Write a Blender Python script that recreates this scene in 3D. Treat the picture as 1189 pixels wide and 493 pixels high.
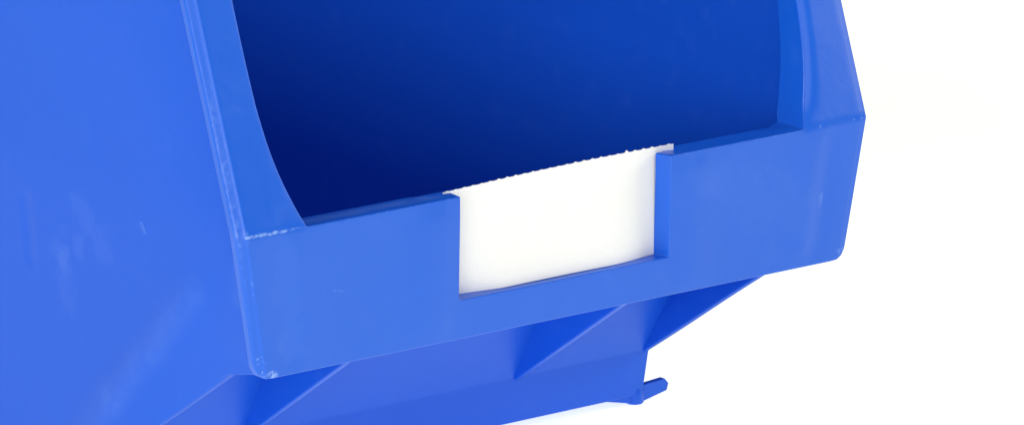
import bpy, bmesh, math, random
from mathutils import Vector, Matrix, noise
random.seed(4)
for o in list(bpy.data.objects): bpy.data.objects.remove(o)
SC = bpy.context.scene
COL = SC.collection
MM = 0.001
ZF = 94.4                      # height of the lip's top edge above the floor, mm
W = 205.0                      # width of the bin front, mm

# ------------------------------------------------------------------ camera
TH, PH, RO = math.radians(38.245), math.radians(14.862), math.radians(-0.007)
fwd = Vector((math.sin(TH)*math.cos(PH), math.cos(TH)*math.cos(PH), -math.sin(PH)))
rgt = Vector((math.cos(TH), -math.sin(TH), 0)); up = rgt.cross(fwd)
c_, s_ = math.cos(RO), math.sin(RO)
rgt, up = rgt*c_ + up*s_, up*c_ - rgt*s_
tgt = Vector((W/2, 0, -20 + ZF)) * MM
pos = tgt - fwd*1900*MM
camd = bpy.data.cameras.new('camera'); cam = bpy.data.objects.new('camera', camd); COL.objects.link(cam)
M = Matrix((rgt, up, -fwd)).transposed().to_4x4(); M.translation = pos
cam.matrix_world = M
camd.sensor_fit = 'HORIZONTAL'; camd.sensor_width = 36
camd.lens = 8578.5/1189*36
camd.shift_x = (594.5 - 652.55)/1189
camd.shift_y = (292.73 - 246.5)/1189
camd.clip_start = 0.05; camd.clip_end = 100
SC.camera = cam

# ------------------------------------------------------------------ light
SC.view_settings.view_transform = 'Standard'; SC.view_settings.look = 'None'
SC.view_settings.exposure = 0; SC.view_settings.gamma = 1
w = bpy.data.worlds.new("World"); SC.world = w; w.use_nodes = True
bg = w.node_tree.nodes['Background']; bg.inputs[0].default_value = (1, 1, 0.985, 1); bg.inputs[1].default_value = 0.04

def area(name, loc, target, size, power, color=(1, 1, 1)):
    l = bpy.data.lights.new(name, 'AREA'); l.shape = 'RECTANGLE'; l.size, l.size_y = size
    l.energy = power; l.color = color
    o = bpy.data.objects.new(name, l); COL.objects.link(o)
    o.location = loc
    o.rotation_euler = (Vector(target) - Vector(loc)).to_track_quat('-Z', 'Y').to_euler()
    return o
area('softbox_side', (-1.1, 0.1, 0.85), (0.05, 0.15, 0.1), (0.5, 0.3), 7.9)
area('softbox_left', (-1.15, -0.75, 0.65), (0.05, 0.05, 0.08), (0.8, 0.8), 0.6)
area('softbox_low', (-1.15, -1.05, 0.30), (0.05, 0.05, 0.06), (0.8, 0.5), 10)
area('softbox_front', (-0.25, -1.35, 1.1), (0.1, 0.05, 0.08), (1.0, 0.8), 6.5)
area('softbox_right', (1.4, -0.66, 0.79), (0.1, 0.1, 0), (0.8, 0.8), 11.5)
area('softbox_top', (0.0, 0.2, 1.5), (0.1, 0.15, 0), (1, 1), 3.0)

# ------------------------------------------------------------------ materials
class N:
    """small node-tree writer"""
    def __init__(s, name):
        s.m = bpy.data.materials.new(name); s.m.use_nodes = True
        s.t = s.m.node_tree; s.b = s.t.nodes['Principled BSDF']
    def new(s, typ, **kw):
        n = s.t.nodes.new(typ)
        for k, v in kw.items(): setattr(n, k, v)
        return n
    def put(s, sock, v):
        if hasattr(v, 'is_linked') or isinstance(v, bpy.types.NodeSocket): s.t.links.new(v, sock)
        else: sock.default_value = v
    def math(s, op, a, b=0.0, c=0.0, clamp=False):
        n = s.new('ShaderNodeMath', operation=op, use_clamp=clamp)
        for i, v in enumerate((a, b, c)): s.put(n.inputs[i], v)
        return n.outputs[0]
    def vmath(s, op, a, b=None, scale=None):
        n = s.new('ShaderNodeVectorMath', operation=op)
        s.put(n.inputs[0], a)
        if b is not None: s.put(n.inputs[1], b)
        if scale is not None: s.put(n.inputs['Scale'], scale)
        return n.outputs['Value'] if op in ('DOT_PRODUCT', 'LENGTH', 'DISTANCE') else n.outputs['Vector']
    def ramp(s, x, lo, hi):
        n = s.new('ShaderNodeMapRange', interpolation_type='SMOOTHSTEP')
        s.put(n.inputs['Value'], x); n.inputs['From Min'].default_value = lo; n.inputs['From Max'].default_value = hi
        return n.outputs[0]
    def noise(s, vec, scale, detail=3.0, rough=0.5):
        n = s.new('ShaderNodeTexNoise'); s.put(n.inputs['Vector'], vec)
        n.inputs['Scale'].default_value = scale; n.inputs['Detail'].default_value = detail; n.inputs['Roughness'].default_value = rough
        return n.outputs['Fac']
    def mixc(s, f, a, b):
        n = s.new('ShaderNodeMix', data_type='RGBA'); s.put(n.inputs[0], f); s.put(n.inputs[6], a); s.put(n.inputs[7], b)
        return n.outputs[2]
    def capsule(s, P, a, b):
        """distance in mm from point P to the segment a-b"""
        a, b = Vector(a), Vector(b); d = b - a
        pa = s.vmath('SUBTRACT', P, tuple(a))
        h = s.math('DIVIDE', s.vmath('DOT_PRODUCT', pa, tuple(d)), d.length_squared, clamp=True)
        n = s.new('ShaderNodeVectorMath', operation='SCALE'); n.inputs[0].default_value = tuple(d); s.put(n.inputs['Scale'], h)
        return s.vmath('LENGTH', s.vmath('SUBTRACT', pa, n.outputs[0]))

BLUE = (0.005, 0.094, 0.63, 1)
PALE = (0.30, 0.48, 0.88, 1)

def plastic(name, wear=(), dents=(), smears=(), rough=0.42, spec=0.5, streaks=(), base=None):
    n = N(name)
    tc = n.new('ShaderNodeTexCoord')
    P = n.vmath('SCALE', tc.outputs['Object'], scale=1000.0)     # millimetres, z=0 at lip top
    big = n.noise(P, 0.018, 2.0)
    mid = n.noise(P, 0.13, 4.0, 0.6)
    fine = n.noise(P, 3.0, 2.0)
    col = n.mixc(n.math('MULTIPLY', n.ramp(big, 0.35, 0.7), 0.35), base or BLUE, tuple(min(1, c*1.06) for c in (base or BLUE)))
    haze = n.math('MULTIPLY', n.ramp(mid, 0.52, 0.75), 0.018)
    col = n.mixc(haze, col, PALE)
    r = n.math('ADD', rough, n.math('MULTIPLY', n.math('SUBTRACT', mid, 0.5), 0.12))
    # pale stress and scuff marks
    for (a, b, rad, lo, hi, amt, sc) in wear:
        d = n.math('ADD', n.capsule(P, a, b), n.math('MULTIPLY', n.math('SUBTRACT', n.noise(P, 0.9, 3.0), 0.5), rad*1.6))
        m = n.math('SUBTRACT', 1.0, n.ramp(d, rad*0.35, rad))
        k = n.ramp(n.noise(P, sc, 3.0, 0.65), lo, hi)
        m = n.math('MULTIPLY', n.math('MULTIPLY', m, k), amt*0.75, clamp=True)
        col = n.mixc(m, col, PALE)
    for (a, b, rad, amt) in streaks:  # soft pale bands: rubbed plastic on the lip, painted highlight on the fold
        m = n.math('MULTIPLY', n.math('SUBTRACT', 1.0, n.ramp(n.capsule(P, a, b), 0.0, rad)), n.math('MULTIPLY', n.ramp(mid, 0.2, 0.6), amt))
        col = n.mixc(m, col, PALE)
    for (a, b, rad, amt) in smears:
        d = n.math('ADD', n.capsule(P, a, b), n.math('MULTIPLY', n.math('SUBTRACT', n.noise(P, 0.16, 3.0, 0.6), 0.5), rad*3.0))
        m = n.math('MULTIPLY', n.math('SUBTRACT', 1.0, n.ramp(d, rad*0.3, rad)), amt)
        col = n.mixc(m, col, PALE)
    h = n.math('ADD', n.math('MULTIPLY', fine, 0.010), n.math('MULTIPLY', mid, 0.10))
    h = n.math('ADD', h, n.math('MULTIPLY', big, 0.5))
    for (a, b, rad, depth) in dents:
        m = n.math('SUBTRACT', 1.0, n.ramp(n.capsule(P, a, b), 0.0, rad))
        h = n.math('SUBTRACT', h, n.math('MULTIPLY', m, depth))
    bp = n.new('ShaderNodeBump'); bp.inputs['Distance'].default_value = MM; bp.inputs['Strength'].default_value = 1.0
    n.put(bp.inputs['Height'], h)
    n.put(n.b.inputs['Normal'], bp.outputs[0])
    n.put(n.b.inputs['Base Color'], col); n.put(n.b.inputs['Roughness'], r)
    n.b.inputs['IOR'].default_value = 1.45; n.b.inputs['Specular IOR Level'].default_value = spec
    return n.m

# the frame: stress-whitened creases between flanges and lip, scuffed lip corners, a few nicks
FR_WEAR = [((1.5, 0, 0), (15, 0, 0), 0.55, 0.30, 0.62, 0.9, 0.5),
           ((15, 0, 0), (21, 0, 0), 0.4, 0.40, 0.70, 0.4, 0.5),
           ((188, 0, 0), (205, 0, 0), 0.5, 0.5, 0.75, 0.45, 0.7),
           ((7.2, 1, -31), (8.0, 1.2, -34.5), 1.5, 0.52, 0.72, 0.7, 0.7),
           ((8.5, 1.2, -36.6), (11.5, 1.2, -37.0), 1.5, 0.44, 0.64, 0.9, 0.5),
           ((2.2, 0, 12), (5.0, 0.5, -16), 0.6, 0.5, 0.74, 0.35, 0.6),
           ((195, 1.2, -37), (200, 1.2, -33), 1.6, 0.5, 0.7, 0.4, 0.6),
           ((190.6, 0.5, -19), (190.2, 0.7, -24), 1.0, 0.30, 0.7, 0.22, 0.4),
           ((30, 0.5, -18), (33, 0.5, -19), 0.5, 0.3, 0.7, 0.12, 0.6),
           ((100, 0.5, -33), (107, 0.5, -31), 0.5, 0.3, 0.7, 0.10, 0.6),
           ((1.2, 14, 38), (1.2, 0.8, -2), 1.3, 0.35, 0.75, 0.22, 0.5),
           ((1.2, 0.8, -2), (4.5, 1.2, -24), 1.2, 0.40, 0.75, 0.22, 0.5),
           ((22, 0, -0.2), (66, 0, -0.2), 0.5, 0.5, 0.8, 0.2, 0.4),
           ((140, 0, -0.2), (184, 0, -0.2), 0.5, 0.5, 0.8, 0.2, 0.4)]
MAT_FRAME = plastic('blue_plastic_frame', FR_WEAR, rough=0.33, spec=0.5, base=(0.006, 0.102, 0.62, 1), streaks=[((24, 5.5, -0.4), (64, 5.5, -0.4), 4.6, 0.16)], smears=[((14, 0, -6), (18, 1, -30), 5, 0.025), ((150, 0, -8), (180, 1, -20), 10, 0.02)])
MAT_SIDE = plastic('blue_plastic_side', spec=0.28, rough=0.5, base=(0.005, 0.086, 0.595, 1), streaks=[((6, 26, -19), (9, 68, -58), 6.5, 0.07), ((9, 68, -58), (11, 90, -79), 9, 0.035), ((3, 1, 12), (5, 8, -18), 5, 0.06)], wear=[((4, 47, -6), (4, 46, -8), 1.0, 0.3, 0.6, 0.22, 0.9), ((4, 108, -30), (4, 105, -31), 0.8, 0.3, 0.6, 0.2, 0.9)],  # streaks down the fold paint its highlight into the colour
                   dents=[((4, 99.5, -11), (5.5, 99.5, -26), 4.2, 0.28)],
                   smears=[((4, 74, -8), (4, 66, -17), 5, 0.03), ((4, 84, -21), (4, 85, -34), 6, 0.03), ((4, 76, -17), (4, 84, -24), 3.5, 0.04)])
MAT_PLAIN = plastic('blue_plastic', spec=0.42, base=(0.006, 0.098, 0.64, 1), wear=[((50.5, 78.5, -85.6), (50.7, 78.5, -85.9), 0.6, 0.0, 0.3, 1.0, 0.5)])

n = N('white_card')
tc = n.new('ShaderNodeTexCoord')
f = n.noise(n.vmath('SCALE', tc.outputs['Object'], scale=1000.0), 1.2, 4.0)
n.put(n.b.inputs['Base Color'], n.mixc(f, (0.80, 0.80, 0.81, 1), (0.85, 0.85, 0.86, 1)))
n.b.inputs['Roughness'].default_value = 0.7
bp = n.new('ShaderNodeBump'); bp.inputs['Distance'].default_value = 0.00003; n.put(bp.inputs['Height'], f); n.put(n.b.inputs['Normal'], bp.outputs[0])
MAT_CARD = n.m

n = N('white_floor_glow')
tc = n.new('ShaderNodeTexCoord')
f = n.noise(tc.outputs['Object'], 3.0, 4.0)
n.put(n.b.inputs['Base Color'], n.mixc(f, (0.84, 0.845, 0.74, 1), (0.86, 0.865, 0.76, 1)))
n.b.inputs['Emission Color'].default_value = (0.99, 1, 0.84, 1); n.b.inputs['Emission Strength'].default_value = 0.76   # added floor glow: keeps it white and shadowless, lights the undersides
n.b.inputs['Roughness'].default_value = 0.9; n.b.inputs['Specular IOR Level'].default_value = 0.1
MAT_SWEEP = n.m

# ------------------------------------------------------------------ mesh helpers
def link(name, bm, mat, parent=None, bevel=0.0, segs=2, sharp=35):
    """mm mesh -> one object in metres"""
    bmesh.ops.remove_doubles(bm, verts=bm.verts, dist=1e-4)
    bmesh.ops.recalc_face_normals(bm, faces=bm.faces)
    bmesh.ops.scale(bm, vec=(MM, MM, MM), verts=bm.verts)
    me = bpy.data.meshes.new(name); bm.to_mesh(me); bm.free()
    for p in me.polygons: p.use_smooth = True
    me.materials.append(mat)
    o = bpy.data.objects.new(name, me); COL.objects.link(o)
    if parent: o.parent = parent
    if bevel:
        b = o.modifiers.new('bevel', 'BEVEL'); b.width = bevel*MM; b.segments = segs
        b.limit_method = 'ANGLE'; b.angle_limit = math.radians(sharp); b.harden_normals = False
        b.miter_outer = 'MITER_ARC'
        wn = o.modifiers.new('normals', 'WEIGHTED_NORMAL'); wn.keep_sharp = False; wn.weight = 60
    else:
        me.set_sharp_from_angle(angle=math.radians(sharp))
    return o

def lattice(bm, rows, skip=None):
    """rows: equal-length lists of Vectors -> faces; returns faces"""
    vs = [[bm.verts.new(p) for p in r] for r in rows]
    fs = []
    for i in range(len(vs)-1):
        for j in range(len(vs[0])-1):
            if skip and skip(i, j): continue
            q = [vs[i][j], vs[i][j+1], vs[i+1][j+1], vs[i+1][j]]
            fs.append(bm.faces.new(q))
    return fs

def thicken(bm, offset):
    """close an open sheet into a slab: offset(co) gives the vector from front to back"""
    bmesh.ops.remove_doubles(bm, verts=bm.verts, dist=1e-4)
    front = list(bm.faces); edges = [e for e in bm.edges if len(e.link_faces) == 1]
    mp = {v: bm.verts.new(v.co + offset(v.co)) for v in list(bm.verts)}
    for f in front: bm.faces.new([mp[v] for v in reversed(f.verts)])
    for e in edges:
        a, b = e.verts
        bm.faces.new([a, b, mp[b], mp[a]])

def prism(bm, pts, axis, a, b):
    """polygon pts (2-D) extruded along axis from a to b"""
    def P(p, t):
        return Vector((t, p[0], p[1])) if axis == 'x' else Vector((p[0], t, p[1]))
    A = [bm.verts.new(P(p, a)) for p in pts]; B = [bm.verts.new(P(p, b)) for p in pts]
    bm.faces.new(A); bm.faces.new(list(reversed(B)))
    for i in range(len(pts)):
        j = (i+1) % len(pts); bm.faces.new([A[i], A[j], B[j], B[i]])

def smooth(a, b, x):
    t = max(0.0, min(1.0, (x-a)/(b-a))); return t*t*(3-2*t)

# ------------------------------------------------------------------ setting: white floor with an added glow
def ground():
    bm = bmesh.new()
    lattice(bm, [[Vector((x, y, 0)) for y in (-3000, -1000, 0, 1000, 3000, 6000)] for x in (-4000, -1500, 0, 1500, 4000)])
    o = link('ground', bm, MAT_SWEEP, sharp=60); o['kind'] = 'structure'
ground()

# ------------------------------------------------------------------ the bin
BIN = bpy.data.objects.new('storage_bin', None); COL.objects.link(BIN)
BIN.location = (0, 0, ZF*MM)
BIN['label'] = 'blue plastic open-fronted storage bin with a white card slotted in its front lip'
BIN['category'] = 'storage bin'

RIM = ((0, 1.8), (0.95, 1.05), (1.25, 1.05), (2.1, 0.4), (2.4, 0))   # outer rim: rolled edge, setback per inset, mm
CH = 1.8             # chamfer along the frame's outer rim
FY = 0.36            # flange lean, mm back per mm up
ZT = 92.0            # top of the side walls
YB = 312.0           # back of the bin
H = 37.9; TAP = 6.7; SB = 1.2
S0, S1, SZ = 69.8, 138.6, -27.4     # card window in the lip
DEP = 5.2                            # depth of the window

def inner_w(z):       # width of the flange at height z above the lip (from the photo's curve)
    tab = [(0, 21.4), (4, 19.6), (7.2, 18.4), (12, 16.8), (18, 15.4), (24, 14.5), (30.6, 13.9), (43, 13.6), (60, 13.6), (200, 13.6)]
    for (a, u), (b, v) in zip(tab, tab[1:]):
        if z <= b: return u + (v-u)*(z-a)/(b-a)
    return tab[-1][1]

def lip_swell(x, z):
    """slight moulding waves in the lip's face: swollen round the window and at both ends"""
    g = lambda c, s: math.exp(-((x-c)/s)**2)
    v = smooth(0, -6, z)*smooth(-H, -H+6, z)
    return -v*1.5*(0.55*(g(S0-8, 6)+g(S1+8, 6)) + 0.28*(g(17, 5.5)+g(W-17, 5.5)) - 0.35*(g(11, 3)+g(W-11, 3)))

def front_frame():
    bm = bmesh.new()
    NU = 14; NR = len(RIM)
    # flange sheets
    zs = [0, 2, 4, 6, 8, 10.5, 13, 16, 19, 22, 26, 30, 35, 40, 46, 52, 60, 70, 80, ZT]
    for side in (0, 1):
        rows = []
        for z in zs:
            iw = inner_w(z); r = []
            for k in range(NU+1):
                d = RIM[k][0] if k < NR else RIM[-1][0]+(iw-RIM[-1][0])*(k-NR+1)/(NU-NR+1)
                rb = (1.3 if side else 0.0)*max(0.0, (d/iw-0.80)/0.20)**2*smooth(0, 6, z)      # rolled inner edge
                r.append(Vector((d if side == 0 else W-d, rb + FY*z + (RIM[k][1]*(1 if side == 0 else 0.2) if k < NR else 0), z)))
            rows.append(r)
        lattice(bm, rows)
    # lip sheet
    iw = inner_w(0)
    xs = [RIM[k][0] if k < NR else RIM[-1][0]+(iw-RIM[-1][0])*(k-NR+1)/(NU-NR+1) for k in range(NU+1)]
    rim_y = {round(d, 4): y for d, y in RIM}
    m = [iw + (64.5-iw)*k/12 for k in range(1, 13)] + [65.2, 66.8]
    mid = [S0 + (S1-S0)*k/14 for k in range(15)]
    half = xs + m
    right = [W-x for x in reversed(half)]
    right = [x for x in right if x > S1+0.8]
    right = [S1+1.0] + [x for x in right if x > S1+2.0]
    xs = half + mid + right
    vs = [0, 0.04, .09, .16, .24, .32, .42, .52, .62, None, .80, .88, .94, 1.0]
    rows = []
    for v in vs:
        row = []
        for x in xs:
            d = min(x, W-x); R = 3.2
            bot = -H
            if d < R: bot += R - math.sqrt(max(0, R*R-(R-d)**2))
            z = SZ*(bot/-H if d < R else 1) if v is None else bot*v
            # taper: squeeze the sides towards the bottom
            k = TAP*(-z/H)
            sx = x + (k*(1-smooth(0, 60, x)) if x < W/2 else -k*(1-smooth(0, 60, W-x)))
            row.append(Vector((sx, SB*(-z/H) + lip_swell(x, z) + rim_y.get(round(d, 4), 0)*(1 if x < W/2 else 0.2), z)))
        rows.append(row)
    ja = xs.index(S0); jb = xs.index(mid[-1]); iv = vs.index(None)
    lattice(bm, rows, skip=lambda i, j: ja <= j < jb and i < iv)
    def off(c):
        d = min(c.x - TAP*max(0, -c.z)/H, W-c.x-TAP*max(0, -c.z)/H); d = max(d, 0)
        if c.z > 0.01:
            t = 4.2 + (9.6 + 2.4*smooth(40, 0, c.z) - 4.2)*smooth(0.3, 1.0, d/inner_w(c.z))
        else:
            t = 4.2 + 6.2*smooth(2, 10, d)
            if c.z > -0.01 and d > 19: t = max(t, 12-1.6*smooth(19, 24, d)) if d < 24 else t
            if abs(c.x-W/2) < 39: t = DEP
        if c.z > 0.01: t -= (1.3 if c.x > W/2 else 0.0)*max(0.0, (min(d/inner_w(c.z), 1)-0.80)/0.20)**2*smooth(0, 6, c.z)
        if d < 0.5: t -= CH
        elif d < 1.5: t -= 1.2
        elif d < 2.25: t -= 0.4
        drop = -0.9*smooth(4, 12, t) if c.z > -1 and d > 22 and c.z < 0.01 else 0
        sx = (-1.3 if abs(c.x-S1) < 0.01 else 0.7 if abs(c.x-S0) < 0.01 else 0) if SZ-0.01 < c.z < 0.01 else 0
        return Vector((sx, t, drop))
    thicken(bm, off)
    for v in bm.verts: v.co.x += 0.5*smooth(16, 4, v.co.x) + 0.6*smooth(W-16, W-4, v.co.x)
    return link('front_frame', bm, MAT_FRAME, BIN, bevel=0.75, segs=3, sharp=40)
front_frame()

def card_pocket():
    bm = bmesh.new()
    prism(bm, [(62, -36.5), (W-57, -36.5), (W-57, -0.9), (62, -0.9)], 'y', 6.9, 10.1)
    prism(bm, [(64.4, -35), (W-60.4, -35), (W-60.4, SZ-2.2), (64.4, SZ-2.2)], 'y', DEP-0.4, 7.2)
    return link('card_pocket', bm, MAT_PLAIN, BIN, bevel=0.4)
card_pocket()

# ---- side panels
AY, AZ = 17.8, -40.5
CY, CZ = 78.6, -79.4
ZB = -91.8
FOLD = ((22.8, -15.8), (0.734, -0.679))
def front_y(z):
    pts = [(ZB, CY+1.4), (CZ-0.5, CY+0.9), (CZ, CY), (AZ, AY), (-H+0.6, 4.0), (0, 2.4), (ZT, ZT*FY+2.4)]
    for (a, u), (b, v) in zip(pts, pts[1:]):
        if z <= b: return u + (v-u)*(z-a)/(b-a)
    return pts[-1][1]
def wall_x(y, z):
    base = 3.2 + (0.087*(-z) if z < -8 else 0.087*8*((min(z, 8)-8)/8)**2/4)
    if z < CZ: base += 0.06*(CZ-z)
    fl = max(0.0, 1 - (y - max(0, FY*z))/38.0)
    base += 1.8*fl*fl*smooth(-32, -6, z)
    dy, dz = y-FOLD[0][0], z-FOLD[0][1]
    s = -0.679*dy - 0.734*dz
    s0 = s
    s = s if s > 2 else (0 if s < -2 else (s+2)**2/8)
    q = 0.734*dy-0.679*dz
    along = smooth(-30, 15, q)*(1-smooth(35, 85, q))
    b = 0.15*s*along
    ridge = 1.0*math.exp(-(s0/4)**2)*smooth(-4, 12, q)*(1-smooth(60, 95, q))
    return base + min(b, 3.2) - ridge
def side_panel(mirror):
    bm = bmesh.new()
    zs = [ZB, -88, -84, CZ] + [CZ+(AZ-CZ)*k/14 for k in range(1, 15)] + [-H+0.6] + [-H+0.6+(H-0.6)*k/14 for k in range(1, 15)] + [4, 8, 13, 20, 30, 42, 56, 72, ZT]
    rows = []
    for z in zs:
        y0 = front_y(z); r = []
        for k in range(41):
            t = k/40; y = y0 + (YB-y0)*(0.35*t + 0.65*t*t)
            r.append(Vector((wall_x(y, z), y, z)))
        rows.append(r)
    lattice(bm, rows)
    thicken(bm, lambda c: Vector((2.4, 0, 0)))
    if mirror:
        for v in bm.verts: v.co.x = W - v.co.x
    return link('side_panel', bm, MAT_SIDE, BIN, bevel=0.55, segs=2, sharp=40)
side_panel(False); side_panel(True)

# ---- the set-back front wall under the lip: shelf, slope, upright
def front_panel():
    bm = bmesh.new()
    prof = [(9.0, -35.6), (52, -35.6), (56, -38.0), (CY-0.5, CZ+1.2), (CY, CZ), (CY+0.5, ZB)]
    xi = [wall_x(p[0], p[1])+(-0.05 if i > 3 else 1.2) for i, p in enumerate(prof)]
    rows = []
    for (y, z), x0 in zip(prof, xi):
        rows.append([Vector((x0+(W-2*x0)*k/12, y, z)) for k in range(13)])
    lattice(bm, rows)
    thicken(bm, lambda c: Vector((0, 1.6, 1.6)) if c.z > ZB+1 else Vector((0, 2.4, 0)))
    return link('front_panel', bm, MAT_PLAIN, BIN, bevel=0.5, sharp=50)
front_panel()

def rib(x):
    bm = bmesh.new()
    prism(bm, [(AY, AZ+4), (AY, AZ+1.4), (CY-0.2, CZ-0.4), (CY+0.6, CZ+0.4), (57.5, -37)], 'x', x-0.3, x+1.9)
    return link('rib', bm, MAT_PLAIN, BIN, bevel=0.7, segs=3)
bw = W - 22.6
rib(11.3 + bw*0.25); rib(11.3 + bw*0.75)

def base_panel():
    bm = bmesh.new()
    x0 = 12.9
    prism(bm, [(x0, ZB+0.05), (W-x0, ZB+0.05), (W-x0+0.3, ZB+2.6), (x0-0.3, ZB+2.6)], 'y', CY+1.2, YB-1)
    return link('base_panel', bm, MAT_PLAIN, BIN)
base_panel()
def back_panel():
    bm = bmesh.new()
    prism(bm, [(12.5, ZB), (W-12.5, ZB), (W-4, -8), (W-4, ZT), (4, ZT), (4, -8)], 'y', YB-2.4, YB+0.3)
    return link('back_panel', bm, MAT_PLAIN, BIN, bevel=0.5)
back_panel()

# ---- stacking rails under both long sides, with their corner posts
def base_rail(mirror):
    bm = bmesh.new()
    poly = [(180.5, ZB+0.3), (180.8, ZB-0.1), (191.8, -94.4), (202.3, -92.3), (202.9, -90.3), (201.6, -88.8), (193.0, -89.4), (190.5, -89.2)]
    if mirror: poly = [(W-x, z) for x, z in poly]
    prism(bm, poly, 'y', CY+1.2, CY+3.4)
    r = link('base_rail', bm, MAT_PLAIN, BIN, bevel=0.35)
    bm = bmesh.new()
    cx, cy, rr = (191.9 if not mirror else W-191.9), CY+2.6, 2.6
    rings = []
    for z, k in ((-94.3, 0.9), (-93.9, 1.0), (-91.5, 1.0), (-90.0, 0.93), (-89.0, 0.7), (-88.4, 0.1)):
        rings.append([Vector((cx+rr*k*math.cos(a*math.pi/10), cy+rr*k*math.sin(a*math.pi/10), z)) for a in range(21)])
    lattice(bm, rings)
    bm.faces.new([bm.verts.new(p) for p in rings[0][:-1]])
    link('corner_post', bm, MAT_PLAIN, BIN)
base_rail(False); base_rail(True)

# ------------------------------------------------------------------ the card in the lip's window
def card():
    bm = bmesh.new()
    x0, x1 = 68.6, 144.0
    NX, NZ = 228, 30
    pit = (x1-x0)/27.0
    rnd = [random.uniform(0.4, 1.0) for _ in range(40)]
    rnd[21] = 1.9
    rows = []
    for j in range(NZ+1):
        v = j/NZ; row = []
        for i in range(NX+1):
            u = i/NX; x = x0 + (x1-x0)*u
            ph = (x-x0)/pit
            nib = max(0.0, math.cos((ph-math.floor(ph)-0.5)*2*math.pi))**2*0.34*rnd[int(ph) % 40]
            top = 0.0 + 1.15*u + 0.35*math.sin(u*math.pi) + nib
            bot = SZ - 0.05 + 0.25*math.sin(u*math.pi)*(1-0.3*u)
            z = bot + (top-bot)*v
            y = DEP+0.55 + (0.35*math.sin(u*math.pi)-1.6*smooth(0.04, 0.25, u)*smooth(0.96, 0.7, u)*(1-v)**2*1.7)
            row.append(Vector((x, y, z)))
        rows.append(row)
    lattice(bm, rows)
    thicken(bm, lambda c: Vector((0, 0.3, 0)))
    for v in bm.verts: v.co -= Vector((W/2, DEP, -14))
    o = link('label_card', bm, MAT_CARD, None, sharp=50)
    o.location = (W/2*MM, DEP*MM, (ZF-14)*MM)
    o['label'] = 'blank white card with a perforated top edge slotted in the blue front lip'
    o['category'] = 'label card'
card()
